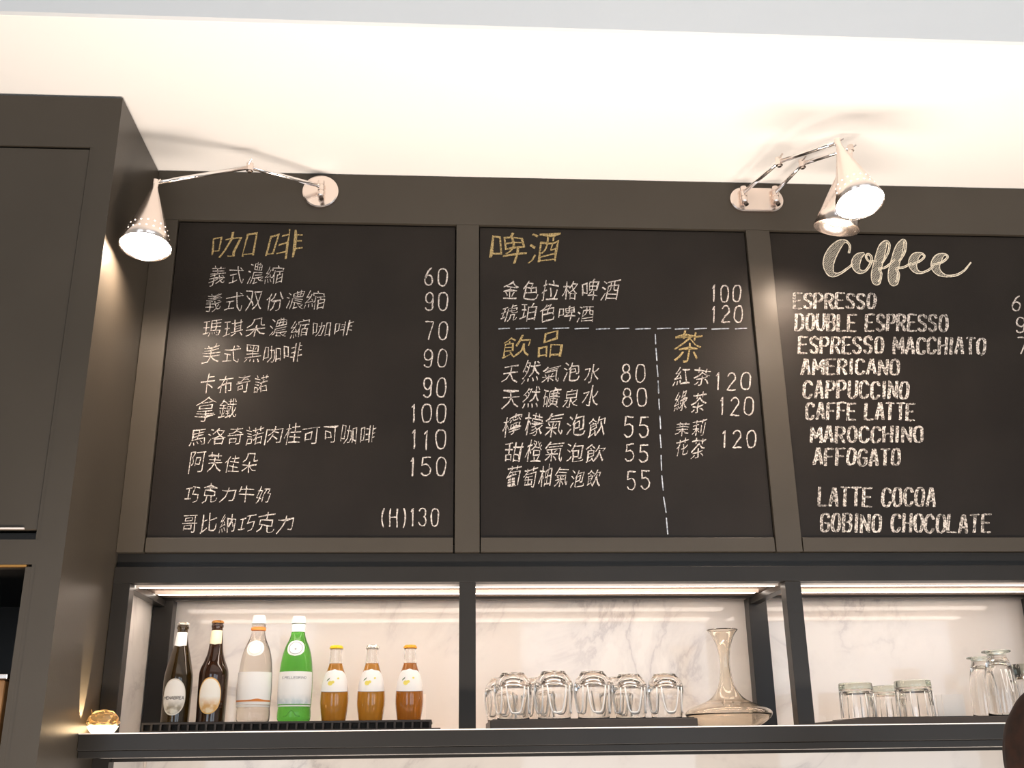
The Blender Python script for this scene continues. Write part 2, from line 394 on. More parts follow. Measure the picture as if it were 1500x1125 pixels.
def glyph(ch):
    if (ch, GLYPH_OFF) in glyphs: return glyphs[(ch, GLYPH_OFF)]
    cu = bpy.data.curves.new('glyph', 'FONT'); cu.body = ch; cu.size = 1; cu.resolution_u = 2; cu.offset = GLYPH_OFF
    o = bpy.data.objects.new('glyph', cu); COL.objects.link(o); bpy.context.view_layer.update()
    me = bpy.data.meshes.new_from_object(o.evaluated_get(bpy.context.evaluated_depsgraph_get()))
    vs = [(v.co.x, v.co.y) for v in me.vertices]; fs = [tuple(p.vertices) for p in me.polygons]
    xa = min(v[0] for v in vs); xb = max(v[0] for v in vs); ya = min(v[1] for v in vs); yb = max(v[1] for v in vs)
    vs = [((x-xa)/(xb-xa), (y-ya)/(yb-ya)) for x, y in vs]
    bpy.data.objects.remove(o); bpy.data.curves.remove(cu); bpy.data.meshes.remove(me)
    glyphs[(ch, GLYPH_OFF)] = (vs, fs); return glyphs[(ch, GLYPH_OFF)]
GLYPH_OFF = -.013
def hand_char(bm, ch, x0, x1, yt, yb, mapf, slant=.14):
    vs, fs = glyph(ch); sd = random.uniform(0, 99); rr = random.uniform(-.16, -.04)
    out = []
    for u, v in vs:
        wx = noise.noise(Vector((u*1.6+sd, v*1.6, 1)))*.13; wy = noise.noise(Vector((u*1.6+sd, v*1.6, 7)))*.16
        U = u+wx; V = v+wy
        out.append(bm.verts.new(mapf(x0+U*(x1-x0)+(V-.5)*(yb-yt)*slant, yb-V*(yb-yt)+(U-.5)*(x1-x0)*rr)))
    for f in fs:
        try: bm.faces.new([out[i] for i in f])
        except ValueError: pass
def hand_line(bm, txt, x0, x1, yt, yb, mapf, gap=.16, tilt=0.0, slant=.14):
    n = len(txt); cw = (x1-x0)/(n+gap*(n-1))
    for i, ch in enumerate(txt):
        a = x0+i*cw*(1+gap); dy = tilt*i/max(1, n-1)+random.uniform(-.8, .8); sh = random.uniform(-.06, .04)*cw
        hh = (yb-yt)*random.uniform(.86, 1.08)
        hand_char(bm, ch, a-sh, a+cw+sh, yb-hh+dy, yb+dy, mapf, slant)

boards = []
for i, ((a, b), lab) in enumerate(zip(BD, ['left chalkboard with the long handwritten coffee list in Chinese', 'middle chalkboard with beer, drinks and tea divided by dashed lines', 'right chalkboard headed Coffee in script over an English list'])):
    t = thing('menu_board', lab, 'chalkboard', (.5*(a+b), 0, Z0), 'chalkboards in the cabinet front')
    box('slate', 'slate', a, b, YS, .026, 2.0735, ZT-.004, t)
    box('bottom_rail', 'paint', a, b, .0015, .026, Z0+.0005, 2.073, t, bevel=.0008)
    boards.append(t)
def board_map(t):
    off = Vector(t.location)
    def f(x, y):
        return P(x, y, YCK)-off
    return f
def lettering(t, mat, fn, name='chalk_lettering'):
    bm = bmesh.new(); fn(bm, board_map(t))
    me = bpy.data.meshes.new(name); bm.to_mesh(me); bm.free()
    return new_obj(name, me, mat, t)
# --- left board
B = boards[0]
lettering(B, 'chalk_yellow', lambda bm, f: (hand_char(bm, '咖', 311, 373, 341, 377, f), hand_char(bm, '啡', 390, 443, 339, 379, f)), 'chalk_heading')
for args in [('義式濃縮', 307, 414, 386, 416, 0), ('義式双份濃縮', 300, 475, 427, 456, -3), ('瑪琪朵濃縮咖啡', 297, 517, 468, 493, 0),
             ('美式黑咖啡', 296, 443, 505, 532, -2), ('卡布奇諾', 293, 394, 547, 576, -1), ('拿鐵', 287, 348, 584, 616, -3),
             ('馬洛奇諾肉桂可可咖啡', 278, 551, 625, 652, -3), ('阿芙佳朵', 278, 377, 662, 691, 1), ('巧克力牛奶', 270, 398, 710, 736, 0),
             ('哥比納巧克力', 266, 430, 752, 780, -1)]:
    lettering(B, 'chalk', lambda bm, f, q=args: hand_line(bm, q[0], q[1], q[2], q[3], q[4], f, tilt=q[5]))
def nums(t, L, mat='chalk', w=1.9):
    for (s, x0, x1, yt, yb) in L:
        lettering(t, mat, lambda bm, f: stroke_text(bm, s, x0, x1, yt, yb, w, f, gap=.62, jit=.3, wob=.05), 'chalk_price')
nums(B, [('60', 622, 655, 393, 418), ('90', 622, 655, 429, 455), ('70', 623, 655, 471, 497), ('90', 621, 654, 512, 538), ('90', 620, 653, 554, 582),
         ('100', 602, 653, 592, 619), ('110', 602, 653, 630, 658), ('150', 600, 653, 670, 697), ('(H)130', 559, 642, 745, 771)])
# --- middle board
GLYPH_OFF = -.008
B = boards[1]
lettering(B, 'chalk_yellow', lambda bm, f: (hand_char(bm, '啤', 720, 770, 342, 386, f), hand_char(bm, '酒', 775, 820, 344, 384, f)), 'chalk_heading')
lettering(B, 'chalk_yellow', lambda bm, f: (hand_char(bm, '飲', 735, 776, 492, 524, f), hand_char(bm, '品', 788, 825, 488, 523, f)), 'chalk_heading')
lettering(B, 'chalk_yellow', lambda bm, f: hand_char(bm, '茶', 987, 1029, 487, 531, f), 'chalk_heading')
for args in [('金色拉格啤酒', 736, 906, 410, 439, 1), ('琥珀色啤酒', 734, 870, 445, 471, 1), ('天然氣泡水', 735, 880, 531, 560, -1), ('天然礦泉水', 736, 878, 567, 597, -1),
             ('檸檬氣泡飲', 737, 888, 604, 638, 1), ('甜橙氣泡飲', 739, 885, 647, 676, 1), ('葡萄柚氣泡飲', 742, 880, 683, 713, 0),
             ('紅茶', 987, 1041, 536, 564, 1), ('綠茶', 987, 1035, 575, 602, 2), ('茉莉', 989, 1034, 615, 638, 0), ('花茶', 989, 1033, 642, 668, 3)]:
    lettering(B, 'chalk', lambda bm, f, q=args: hand_line(bm, q[0], q[1], q[2], q[3], q[4], f, tilt=q[5]))
nums(B, [('100', 1042, 1085, 418, 442), ('120', 1042, 1088, 448, 472), ('80', 910, 945, 533, 559), ('80', 912, 947, 569, 595), ('55', 915, 950, 610, 640),
         ('55', 916, 950, 651, 676), ('55', 919, 952, 690, 717), ('120', 1048, 1099, 546, 571), ('120', 1054, 1103, 582, 608), ('120', 1057, 1107, 631, 656)])
def dashes(bm, f):
    for a, b in [(132, 185), (215, 278), (305, 362), (392, 468), (495, 562), (598, 662), (692, 755), (785, 858), (890, 955), (975, 1040), (1068, 1125), (1150, 1232), (1262, 1318)]:
        x0, x1 = 690+a/3.261, 690+b/3.261; y = 481.2+random.uniform(-.5, .5)
        ribbon(bm, [(x0, y+.6), (.5*(x0+x1), y), (x1, y-.3)], 1.5, mapf=f)
    for (xa, ya, xb, yb) in [(880, 553, 882, 600), (883, 620, 888, 680), (888, 700, 893, 755), (893, 775, 896, 835), (893, 783, 897, 832), (897, 862, 900, 913), (902, 943, 906, 1005), (903, 1033, 908, 1095), (908, 1131, 910, 1203), (911, 1228, 918, 1298), (920, 1331, 932, 1405), (933, 1431, 940, 1508)]:
        ribbon(bm, [(690+xa/3.261, 320+ya/3.261), (690+xb/3.261, 320+yb/3.261)], 1.6, mapf=f)
lettering(B, 'chalk_blue', dashes, 'chalk_divider')
# --- right board
B = boards[2]
def z5(x, y): return (1100+x/3.75, 320+y/3.75)
SCRIPT = [
 [(538, 190, 8), (543, 150, 8), (520, 126, 12), (485, 140, 40), (445, 190, 60), (425, 250, 58), (440, 302, 36), (480, 306, 12), (530, 275, 8), (560, 250, 8)],
 [(622, 192, 10), (590, 212, 40), (575, 250, 46), (590, 288, 26), (625, 290, 10), (655, 252, 10), (662, 215, 9), (645, 196, 8), (632, 210, 7), (650, 236, 7), (690, 232, 7)],
 [(720, 246, 7), (752, 190, 8), (760, 145, 9), (742, 128, 14), (722, 160, 42), (700, 240, 48), (686, 310, 50), (688, 348, 38), (706, 350, 10), (716, 305, 8), (704, 276, 8), (740, 268, 8), (790, 225, 7)],
 [(812, 240, 7), (842, 190, 8), (850, 140, 9), (836, 120, 12), (815, 160, 42), (793, 240, 50), (778, 310, 50), (782, 352, 38), (804, 352, 10), (812, 305, 8), (798, 276, 8), (840, 268, 8), (880, 245, 7)],
 [(872, 256, 7), (925, 236, 8), (952, 210, 8), (936, 194, 10), (903, 210, 42), (888, 250, 46), (904, 286, 26), (935, 298, 9), (975, 284, 8), (1000, 262, 7)],
 [(990, 256, 7), (1050, 240, 8), (1080, 212, 8), (1062, 198, 10), (1030, 218, 44), (1012, 260, 48), (1032, 298, 30), (1075, 316, 10), (1130, 310, 9), (1172, 285, 7), (1208, 242, 3)]]
def script_parts():
    out = []
    for s in SCRIPT:
        q = smooth_prof(s, 6); pts = [z5(a, b) for a, b, c in q]; ws = [max(1.0, c/3.75) for a, b, c in q]
        L, R = [], []
        for i, p in enumerate(pts):
            a = pts[max(i-1, 0)]; b = pts[min(i+1, len(pts)-1)]; dx, dy = b[0]-a[0], b[1]-a[1]; l = math.hypot(dx, dy) or 1
            L.append((p[0]-dy/l*ws[i]/2, p[1]+dx/l*ws[i]/2)); R.append((p[0]+dy/l*ws[i]/2, p[1]-dx/l*ws[i]/2))
        out.append((pts, ws, L, R))
    return out
def script_fill(bm, f):
    for pts, ws, L, R in script_parts(): ribbon(bm, pts, ws, mapf=f)
def script_edge(bm, f):
    off = Vector((0, -.0004, 0)); g = lambda x, y: f(x, y)+off
    for pts, ws, L, R in script_parts():
        ribbon(bm, L, 1.3, mapf=g, jit=.25); ribbon(bm, R, 1.3, mapf=g, jit=.25)
lettering(B, 'hatch', script_fill, 'chalk_heading')
lettering(B, 'chalk_cream', script_edge, 'heading_outline')
for (s, x0, x1, yt, yb, dy) in [('ESPRESSO', 1163, 1282, 430, 452, 0), ('DOUBLE ESPRESSO', 1166, 1387, 460, 484, 1), ('ESPRESSO MACCHIATO', 1171, 1443, 493, 517, 2),
      ('AMERICANO', 1175, 1316, 526, 548, 1), ('CAPPUCCINO', 1178, 1330, 558, 583, 1), ('CAFFE LATTE', 1182, 1339, 590, 614, 1), ('MAROCCHINO', 1188, 1351, 625, 648, 0),
      ('AFFOGATO', 1193, 1318, 657, 681, 1), ('LATTE COCOA', 1200, 1369, 714, 741, 1), ('GOBINO CHOCOLATE', 1203, 1450, 753, 779, 1)]:
    lettering(B, 'chalk_heavy', lambda bm, f: stroke_text(bm, s, x0, x1, yt, yb, 4.0, f, gap=.52, dy=dy, jit=.25, wob=.04, double=True))
nums(B, [('60', 1482, 1517, 434, 456), ('90', 1488, 1523, 465, 487), ('70', 1491, 1527, 495, 519), ('90', 1503, 1538, 527, 549), ('90', 1503, 1538, 560, 583), ('100', 1499, 1550, 592, 616)])

# ------------------------------------------------------------------ display niche
XE = 2.05
ZS = 1.652                    # shelf top
ZN = 1.985                    # niche ceiling
t = thing('display_frame', 'dark metal frame of square tubes around the lit bottle and glass niche', 'display frame', (.6, .15, ZS))
PW = .0185
box('top_rail', 'paint_dark', XL+.0005, XE, .004, .040, 1.972, 2.007, t, bevel=.0008)
box('fascia', 'paint_dark', XL+.0005, XE, .018, .030, 2.0075, Z0-.0005, t)
for c in (XL+.0195, .0525, .8055, 1.56): box('post', 'paint_dark', c-PW, c+PW, .004, .040, ZS+.0005, 1.9715, t, bevel=.0008)
for c in (-.705, .8140, 1.57): box('back_post', 'paint_dark', c-.024, c+.024, .325, .365, ZS+.0005, 1.978, t, bevel=.0008)
for c in (-.712, .8065, 1.565): box('cross_rail', 'paint_dark', c-.012, c+.012, .0405, .3245, 1.962, 1.978, t, bevel=.0008)
box('back_rail', 'paint_dark', XL+.0005, XE, .330, .345, 1.9785, 1.9845, t)
box('roof_panel', 'niche_roof', XL+.0005, XE, .0405, YB-.001, ZN, ZN+.02, t)
k = 0
for (a, b, nm) in ((-.698, .785, 'over the bottles and round glasses'), (.83, 1.55, 'over the straight tumblers on the right')):
    for (y, zz, q) in ((.052, .008, 'front'), (.215, 0, 'rear')):
        s = thing('led_strip', 'lit warm white LED strip, %s one %s' % (q, nm), 'light strip', (.5*(a+b), y, ZN-.006-zz), 'LED strips in the niche ceiling')
        box('diffuser', 'led', a, b, y, y+.028, ZN-.007-zz, ZN-.0005-zz, s, bevel=.002)
        box('channel', 'shelf_edge', a, b, y-.005, y-.0005, ZN-.009-zz, ZN-.0005, s)
# shelf
t = thing('long_shelf', 'long dark shelf with a thin pale lit edge carrying bottles and glasses', 'shelf', (.6, 0, 1.604))
box('board', 'paint_dark', XL+.0005, XE, -.108, YB-.001, 1.618, ZS-.0025, t, bevel=.001)
box('edge_strip', 'shelf_edge', XL+.0005, XE, -.110, YB-.001, ZS-.0022, ZS, t)
box('lip', 'paint_dark', XL+.0005, XE, -.100, -.03, 1.604, 1.6178, t, bevel=.001)
# frame under the shelf
t = thing('lower_frame', 'dark metal post and rail below the shelf at the left', 'frame', (XL, .0, 0.9))
box('post', 'paint_dark', XL+.0005, -.703, .002, .04, .9, 1.603, t)
box('rail', 'paint_dark', -.7025, XE, .02, .03, 1.596, 1.603, t)
box('joint_strip', 'shelf_edge', XL+.0045, XL+.009, YB-.006, YB-.001, .9, 1.60, t)

# ------------------------------------------------------------------ wall lamps
def disc_plate(bm, c, r, half=0.0, th=.010):
    n = 48; ring = []
    for y in (-.0005, -th):
        rg = []
        for i in range(n):
            a = 2*PI*i/n; x = r*math.cos(a); z = r*math.sin(a)
            x += half if x > 0 else -half
            rg.append(bm.verts.new((c[0]+x, c[1]+y, c[2]+z)))
        ring.append(rg)
    rg = []
    for i in range(n):
        a = 2*PI*i/n; x = (r-.003)*math.cos(a); z = (r-.003)*math.sin(a); x += half if x > 0 else -half
        rg.append(bm.verts.new((c[0]+x, c[1]-th-.002, c[2]+z)))
    ring.append(rg)
    for a, b in zip(ring, ring[1:]):
        for i in range(n): bm.faces.new((a[i], a[(i+1) % n], b[(i+1) % n], b[i]))
    bm.faces.new(ring[-1])
def make_arm_and_shade(root, base, elbow, tip, mouth, R, lit=True, droop=.006):
    off = Vector(root.location)
    B_, E_, T_, M_ = [Vector(v)-off for v in (base, elbow, tip, mouth)]
    bm = bmesh.new()                                     # hinge at the plate
    lathe(bm, [(0, -.022), (.0075, -.022), (.0085, -.019), (.0085, -.008), (.007, -.007), (.007, -.006), (.0085, -.005), (.0085, .008), (.007, .009), (.007, .010), (.0085, .011), (.0085, .020), (.0075, .023), (0, .023)], 20, mat=Matrix.Translation(B_+Vector((0, -.012, 0))))
    tube(bm, [B_, B_+Vector((0, -.014, 0))], .006)
    h = finish(bm, 'hinge', 'chrome', root, smooth=False)
    bm = bmesh.new(); tube(bm, [B_+Vector((.001, -.016, -.026)), B_+Vector((.004, -.018, -.033))], .0055); finish(bm, 'thumb_screw', 'chrome_dk', h)
    P0 = B_+Vector((0, -.014, .006))
    bm = bmesh.new(); tube(bm, [P0, E_], .0052, 14); finish(bm, 'lower_arm', 'chrome_pol', root, smooth=True)
    bm = bmesh.new(); tube(bm, [E_, T_], .0052, 14); finish(bm, 'upper_arm', 'chrome_pol', root, smooth=True)
    bm = bmesh.new(); tube(bm, [E_+Vector((0, 0, -.010)), E_+Vector((0, 0, .010))], .0085, 16); tube(bm, [E_+Vector((-.004, -.004, .002)), E_+Vector((.006, -.016, .014))], .0022, 8)
    tube(bm, [E_+Vector((0, 0, -.014)), E_+Vector((0, 0, -.010))], .005, 12)
    finish(bm, 'elbow_joint', 'chrome', root)
    bm = bmesh.new(); tube(bm, [T_+Vector((0, 0, -.008)), T_+Vector((0, 0, .007))], .0075, 16); tube(bm, [T_, T_+Vector((.012, -.006, .006))], .0022, 8)
    tube(bm, [T_, T_+(M_-T_).normalized()*.024], .0068, 14)
    finish(bm, 'tip_joint', 'chrome', root)
    ax = axis_mat(T_+(M_-T_).normalized()*.016, M_); L = (M_-T_).length-.016
    th = .0012
    prof = [(.0075, 0), (.0085, .006)] + [(.0085+(R-.0085)*q, .006+(L-.006)*q) for q in (.2, .4, .6, .8, 1.0)]
    inner = [(r-th, z) for r, z in prof[::-1]]
    bm = bmesh.new(); lathe(bm, prof+inner, 48, mat=ax); sh = finish(bm, 'lamp_shade', 'chrome', root, smooth=True)
    bm = bmesh.new()                                     # ring of surface patches; their glow stands in for light through holes
    for (q, n_) in ((.70, 18), (.82, 20)):
        for i in range(n_):
            a = 2*PI*(i+.5*(q > .75))/n_; r = .0085+(R-.0085)*q+.0004; z = .006+(L-.006)*q; d = .0020
            vs = []
            for (da, dz) in ((-d, 0), (0, -d*.8), (d, 0), (0, d*.8)):
                aa = a+da/r; rr = r+(R-.0085)/(L-.006)*dz
                vs.append(bm.verts.new(ax @ Vector((rr*math.cos(aa), rr*math.sin(aa), z+dz))))
            bm.faces.new(vs)
    o = finish(bm, 'perforations', 'holes' if lit else 'chrome_pol', sh); o['kind'] = 'stuff'
    bm = bmesh.new()                                     # the bulb, a flat dome filling the mouth
    if lit:
        n = 10; rb = R-.004
        pr = [(rb*math.sin(PI/2*i/n), L-.003+.007*math.cos(PI/2*i/n)) for i in range(n+1)]+[(rb*.6, L-.03), (.012, L-.05), (0, L-.05)]
        lathe(bm, pr, 40, mat=ax); finish(bm, 'bulb', 'bulb', sh, smooth=True)
    else:
        n = 10; rb = R*.62
        pr = [(rb*math.sin(PI*i/n), L-.045-rb*math.cos(PI*i/n)) for i in range(n+1)]
        lathe(bm, pr, 32, mat=ax); finish(bm, 'bulb', 'bulb', sh, smooth=True)
# left: one arm
c = P(470, 283, 0)
t = thing('wall_lamp', 'single chrome swing-arm lamp on a round plate, lit cone shade near the left cabinet', 'wall lamp', (c.x, 0, c.z), 'chrome swing-arm wall lamps')
bm = bmesh.new(); disc_plate(bm, (0, 0, 0), .0455); finish(bm, 'wall_plate', 'chrome', t)
make_arm_and_shade(t, (c.x+.003, -.012, c.z-.001), P(366, 245, -.13), P(228, 268, -.25), P(213, 362, -.275), .056)
# right: two arms on an oblong plate
c = .5*(P(1084, 295, 0)+P(1130, 295, 0))
t = thing('wall_lamp', 'double chrome swing-arm lamp on an oblong plate above the gap before the right board', 'wall lamp', (c.x, 0, c.z), 'chrome swing-arm wall lamps')
bm = bmesh.new(); disc_plate(bm, (0, 0, 0), .0345, .036); finish(bm, 'wall_plate', 'chrome', t)
a0 = P(1086, 292, 0); b0 = P(1132, 292, 0)
make_arm_and_shade(t, (b0.x, -.012, b0.z), P(1175, 240, -.15), P(1246, 217, -.25), P(1225, 334, -.215), .054, lit=False)
make_arm_and_shade(t, (a0.x, -.012, a0.z), P(1141, 237, -.20), P(1227, 208, -.35), P(1260, 298, -.40), .054)

# ------------------------------------------------------------------ things on the shelf
YO = .17
def px_x(px, Y=YO, y=1055): return P(px, y, Y).x
# rubber bar mat under the bottles
ZM = 1.676
xa, xb = P(207, 1057, .05).x, P(632, 1057, .05).x
t = thing('bar_mat', 'black ribbed rubber bar mat under the row of bottles', 'bar mat', (.5*(xa+xb), .15, ZS))
box('top_sheet', 'rubber', xa, xb, .05, .27, ZM-.0045, ZM-.0002, t)
box('bottom_sheet', 'rubber', xa, xb+.02, .048, .27, ZS+.0002, ZS+.0065, t)
box('core', 'seam', xa+.002, xb-.002, .062, .268, ZS+.0067, ZM-.0047, t)
n = 33; rm = None
for i in range(n):
    x = xa+.003+(xb-xa-.006)*i/(n-1)
    if rm is None:
        bm = bmesh.new(); bx(bm, -.0022, .0022, 0, .0115, 0, ZM-.0047-(ZS+.0067)); o = finish(bm, 'rib', 'rubber', t); rm = o.data
    else: o = new_obj('rib', rm, None, t)
    o.location = Vector((x, .050, ZS+.0067))-Vector(t.location)
# trays
xa, xb = P(718, 1053, .05).x, P(1022, 1053, .05).x
t = thing('serving_tray', 'flat dark tray under the five upturned round glasses', 'tray', (.5*(xa+xb), .15, ZS), 'dark trays on the shelf')
box('tray_base', 'tray', xa, xb, .05, .30, ZS+.0003, ZS+.021, t, bevel=.0015)
box('tray_mat', 'rubber', xa+.006, xb-.006, .056, .294, ZS+.0212, ZS+.0232, t)
ZT2 = ZS+.0234
x0 = P(1172, 1061, .05).x; xa = P(1272, 1052, .05).x; xb = 1.52
t = thing('serving_tray', 'dark tray under the straight tumblers, its left end raking down', 'tray', (1.2, .15, ZS), 'dark trays on the shelf')
bm = bmesh.new()
pr = [(x0, ZS+.0003), (xb, ZS+.0003), (xb, ZS+.0175), (xa, ZS+.0175), (x0, ZS+.0045)]
f1 = [bm.verts.new(Vector((x, .05, z))-Vector(t.location)) for x, z in pr]; f2 = [bm.verts.new(Vector((x, .30, z))-Vector(t.location)) for x, z in pr]
bm.faces.new(f1); bm.faces.new(f2[::-1])
for i in range(5): bm.faces.new((f1[i], f1[(i+1) % 5], f2[(i+1) % 5], f2[i]))
finish(bm, 'tray_base', 'tray', t, bevel=.001)
box('tray_mat', 'rubber', xa+.004, xb-.006, .056, .294, ZS+.0177, ZS+.0192, t)
ZT3 = ZS+.0194

# ---- bottles
def rad_at(prof, z):
    for (r0_, z0_), (r1_, z1_) in zip(prof, prof[1:]):
        if z0_ <= z <= z1_ and z1_ > z0_: return r0_+(r1_-r0_)*(z-z0_)/(z1_-z0_)
    return prof[-1][0]
def wrap(prof, u, z, e=.0006):
    """point on the bottle's skin: u = arc distance from the front line"""
    r = rad_at(prof, z)+e; a = -PI/2+u/r
    return Vector((r*math.cos(a), r*math.sin(a), z))
def label_patch(prof, zc, hw, hh, shape='oval', name='label', mat='lab_white', parent=None, e=.0006, uc=0.0, pts=None):
    bm = bmesh.new(); NU, NV = 14, 14; rows = []
    for j in range(NV+1):
        v = -1+2*j/NV
        if shape == 'oval': w_ = hw*math.sqrt(max(0, 1-abs(v)**2.2))
        elif shape == 'arch': w_ = hw*(1-.0*v) if v < -.1 else hw*math.sqrt(max(0, 1-((v+.1)/1.1)**2))
        elif shape == 'point': w_ = hw if v > -.7 else hw
        else: w_ = hw
        row = []
        for i in range(NU+1):
            u = -1+2*i/NU; zz = zc+v*hh
            if shape == 'point' and j == 0: zz += abs(u)*hh*.22
            if shape == 'arch' and v < 0: zz += -.10*hh*(1-u*u)*(-v)
            row.append(bm.verts.new(wrap(prof, uc+u*w_, zz, e)))
        rows.append(row)
    for a, b in zip(rows, rows[1:]):
        for i in range(NU):
            try: bm.faces.new((a[i], a[i+1], b[i+1], b[i]))
            except ValueError: pass
    bmesh.ops.remove_doubles(bm, verts=bm.verts[:], dist=1e-6)
    return finish(bm, name, mat, parent, smooth=True)
def label_text(prof, txt, zc, width, h, w_, mat, parent, e=.0011):
    bm = bmesh.new(); f = lambda x, y: wrap(prof, x, zc-y, e)
    stroke_text(bm, txt, -width/2, width/2, -h/2, h/2, w_, f, gap=.35, jit=.05, wob=0)
    me = bpy.data.meshes.new('label_lettering'); bm.to_mesh(me); bm.free(); return new_obj('label_lettering', me, mat, parent)
def solid(name, prof, mat, parent, seg=40):
    bm = bmesh.new(); lathe(bm, [(0, prof[0][1])]+prof+[(0, prof[-1][1])], seg); return finish(bm, name, mat, parent, smooth=True)
def bottle_root(name, lab, px, z, group=None, cat='bottle', Y=YO):
    return thing(name, lab, cat, (px_x(px, Y), Y, z), group)
def cap_mesh(r, z0, z1, mat, parent, crimp=True, name='cap'):
    bm = bmesh.new(); seg = 42; rows = []
    for (k_, z) in ((1.10, z0), (1.08, z0+(z1-z0)*.35), (1.0, z0+(z1-z0)*.8), (.9, z1), (0, z1)):
        if k_ == 0: rows.append([bm.verts.new((0, 0, z))]); continue
        rows.append([bm.verts.new(((r*k_*(1+(.04*(i % 2) if crimp and k_ > 1 else 0)))*math.cos(2*PI*i/seg), (r*k_*(1+(.04*(i % 2) if crimp and k_ > 1 else 0)))*math.sin(2*PI*i/seg), z)) for i in range(seg)])
    for a, b in zip(rows, rows[1:]):
        for i in range(seg):
            j = (i+1) % seg
            if len(b) == 1: bm.faces.new((a[i], a[j], b[0]))
            else: bm.faces.new((a[i], a[j], b[j], b[i]))
    return finish(bm, name, mat, parent)

ZB = ZM
# two beers
def beer(px, lab, glass, prof, capm, labm, neck, txt=None, H=.228, lz=.058, lw=.0275, lh=.0405):
    t = bottle_root('beer_bottle', lab, px, ZB, 'beer bottles on the mat')
    pf = smooth_prof(prof, 4); solid('glass_body', pf, glass, t)
    cap_mesh(.0125, H-.006, H, capm, t)
    lb = label_patch(pf, lz, lw, lh, 'oval', 'oval_label', labm, t)
    label_patch(pf, H-.040, .0165, .0165, 'point', 'neck_label', 'lab_white' if neck == 0 else MT['lab_neck2'], t)
    if txt: label_text(pf, txt, lz-.002, .047, .0062, .0011, 'ink', lb)
    bm = bmesh.new()                                            # thin printed rim of the oval label
    N = 48; e1 = []; e2 = []
    for i in range(N):
        a = 2*PI*i/N
        for s_, L_ in ((1.0, e1), (.93, e2)): L_.append(bm.verts.new(wrap(pf, lw*s_*math.cos(a), lz+lh*s_*math.copysign(abs(math.sin(a))**.95, math.sin(a)), .0009)))
    for i in range(N): bm.faces.new((e1[i], e1[(i+1) % N], e2[(i+1) % N], e2[i]))
    finish(bm, 'label_rim', 'lab_rim1' if neck == 0 else 'lab_rim2', lb)
    return t
MT['lab_neck2'] = principled('cream_orange_neck_label', (.93, .82, .58), .45)
MT['lab_rim1'] = principled('cream_rim', (.80, .76, .66), .45)
MT['lab_rim2'] = principled('orange_rim', (.86, .52, .16), .45)
beer(256, 'olive-brown beer bottle with sloping shoulders and cream oval label, first from left', 'olive_glass',
     [(.029, 0), (.0315, .003), (.0315, .01), (.032, .05), (.0325, .098), (.030, .118), (.0225, .152), (.0155, .180), (.0125, .200), (.0120, .212), (.0138, .213), (.0138, .218), (.0125, .219), (.0125, .222)], 'silver', 'lab_beer1', 0, 'MENABREA')
beer(308, 'dark brown beer bottle with a bronze cap and orange-rimmed oval label', 'brown_glass',
     [(.030, 0), (.0325, .003), (.0325, .01), (.033, .05), (.0335, .100), (.0315, .120), (.0235, .140), (.0175, .160), (.0145, .190), (.0125, .214), (.0138, .216), (.0138, .221), (.0128, .222), (.0128, .226)], 'browncap', 'lab_beer2', 1, None, H=.232, lz=.060)
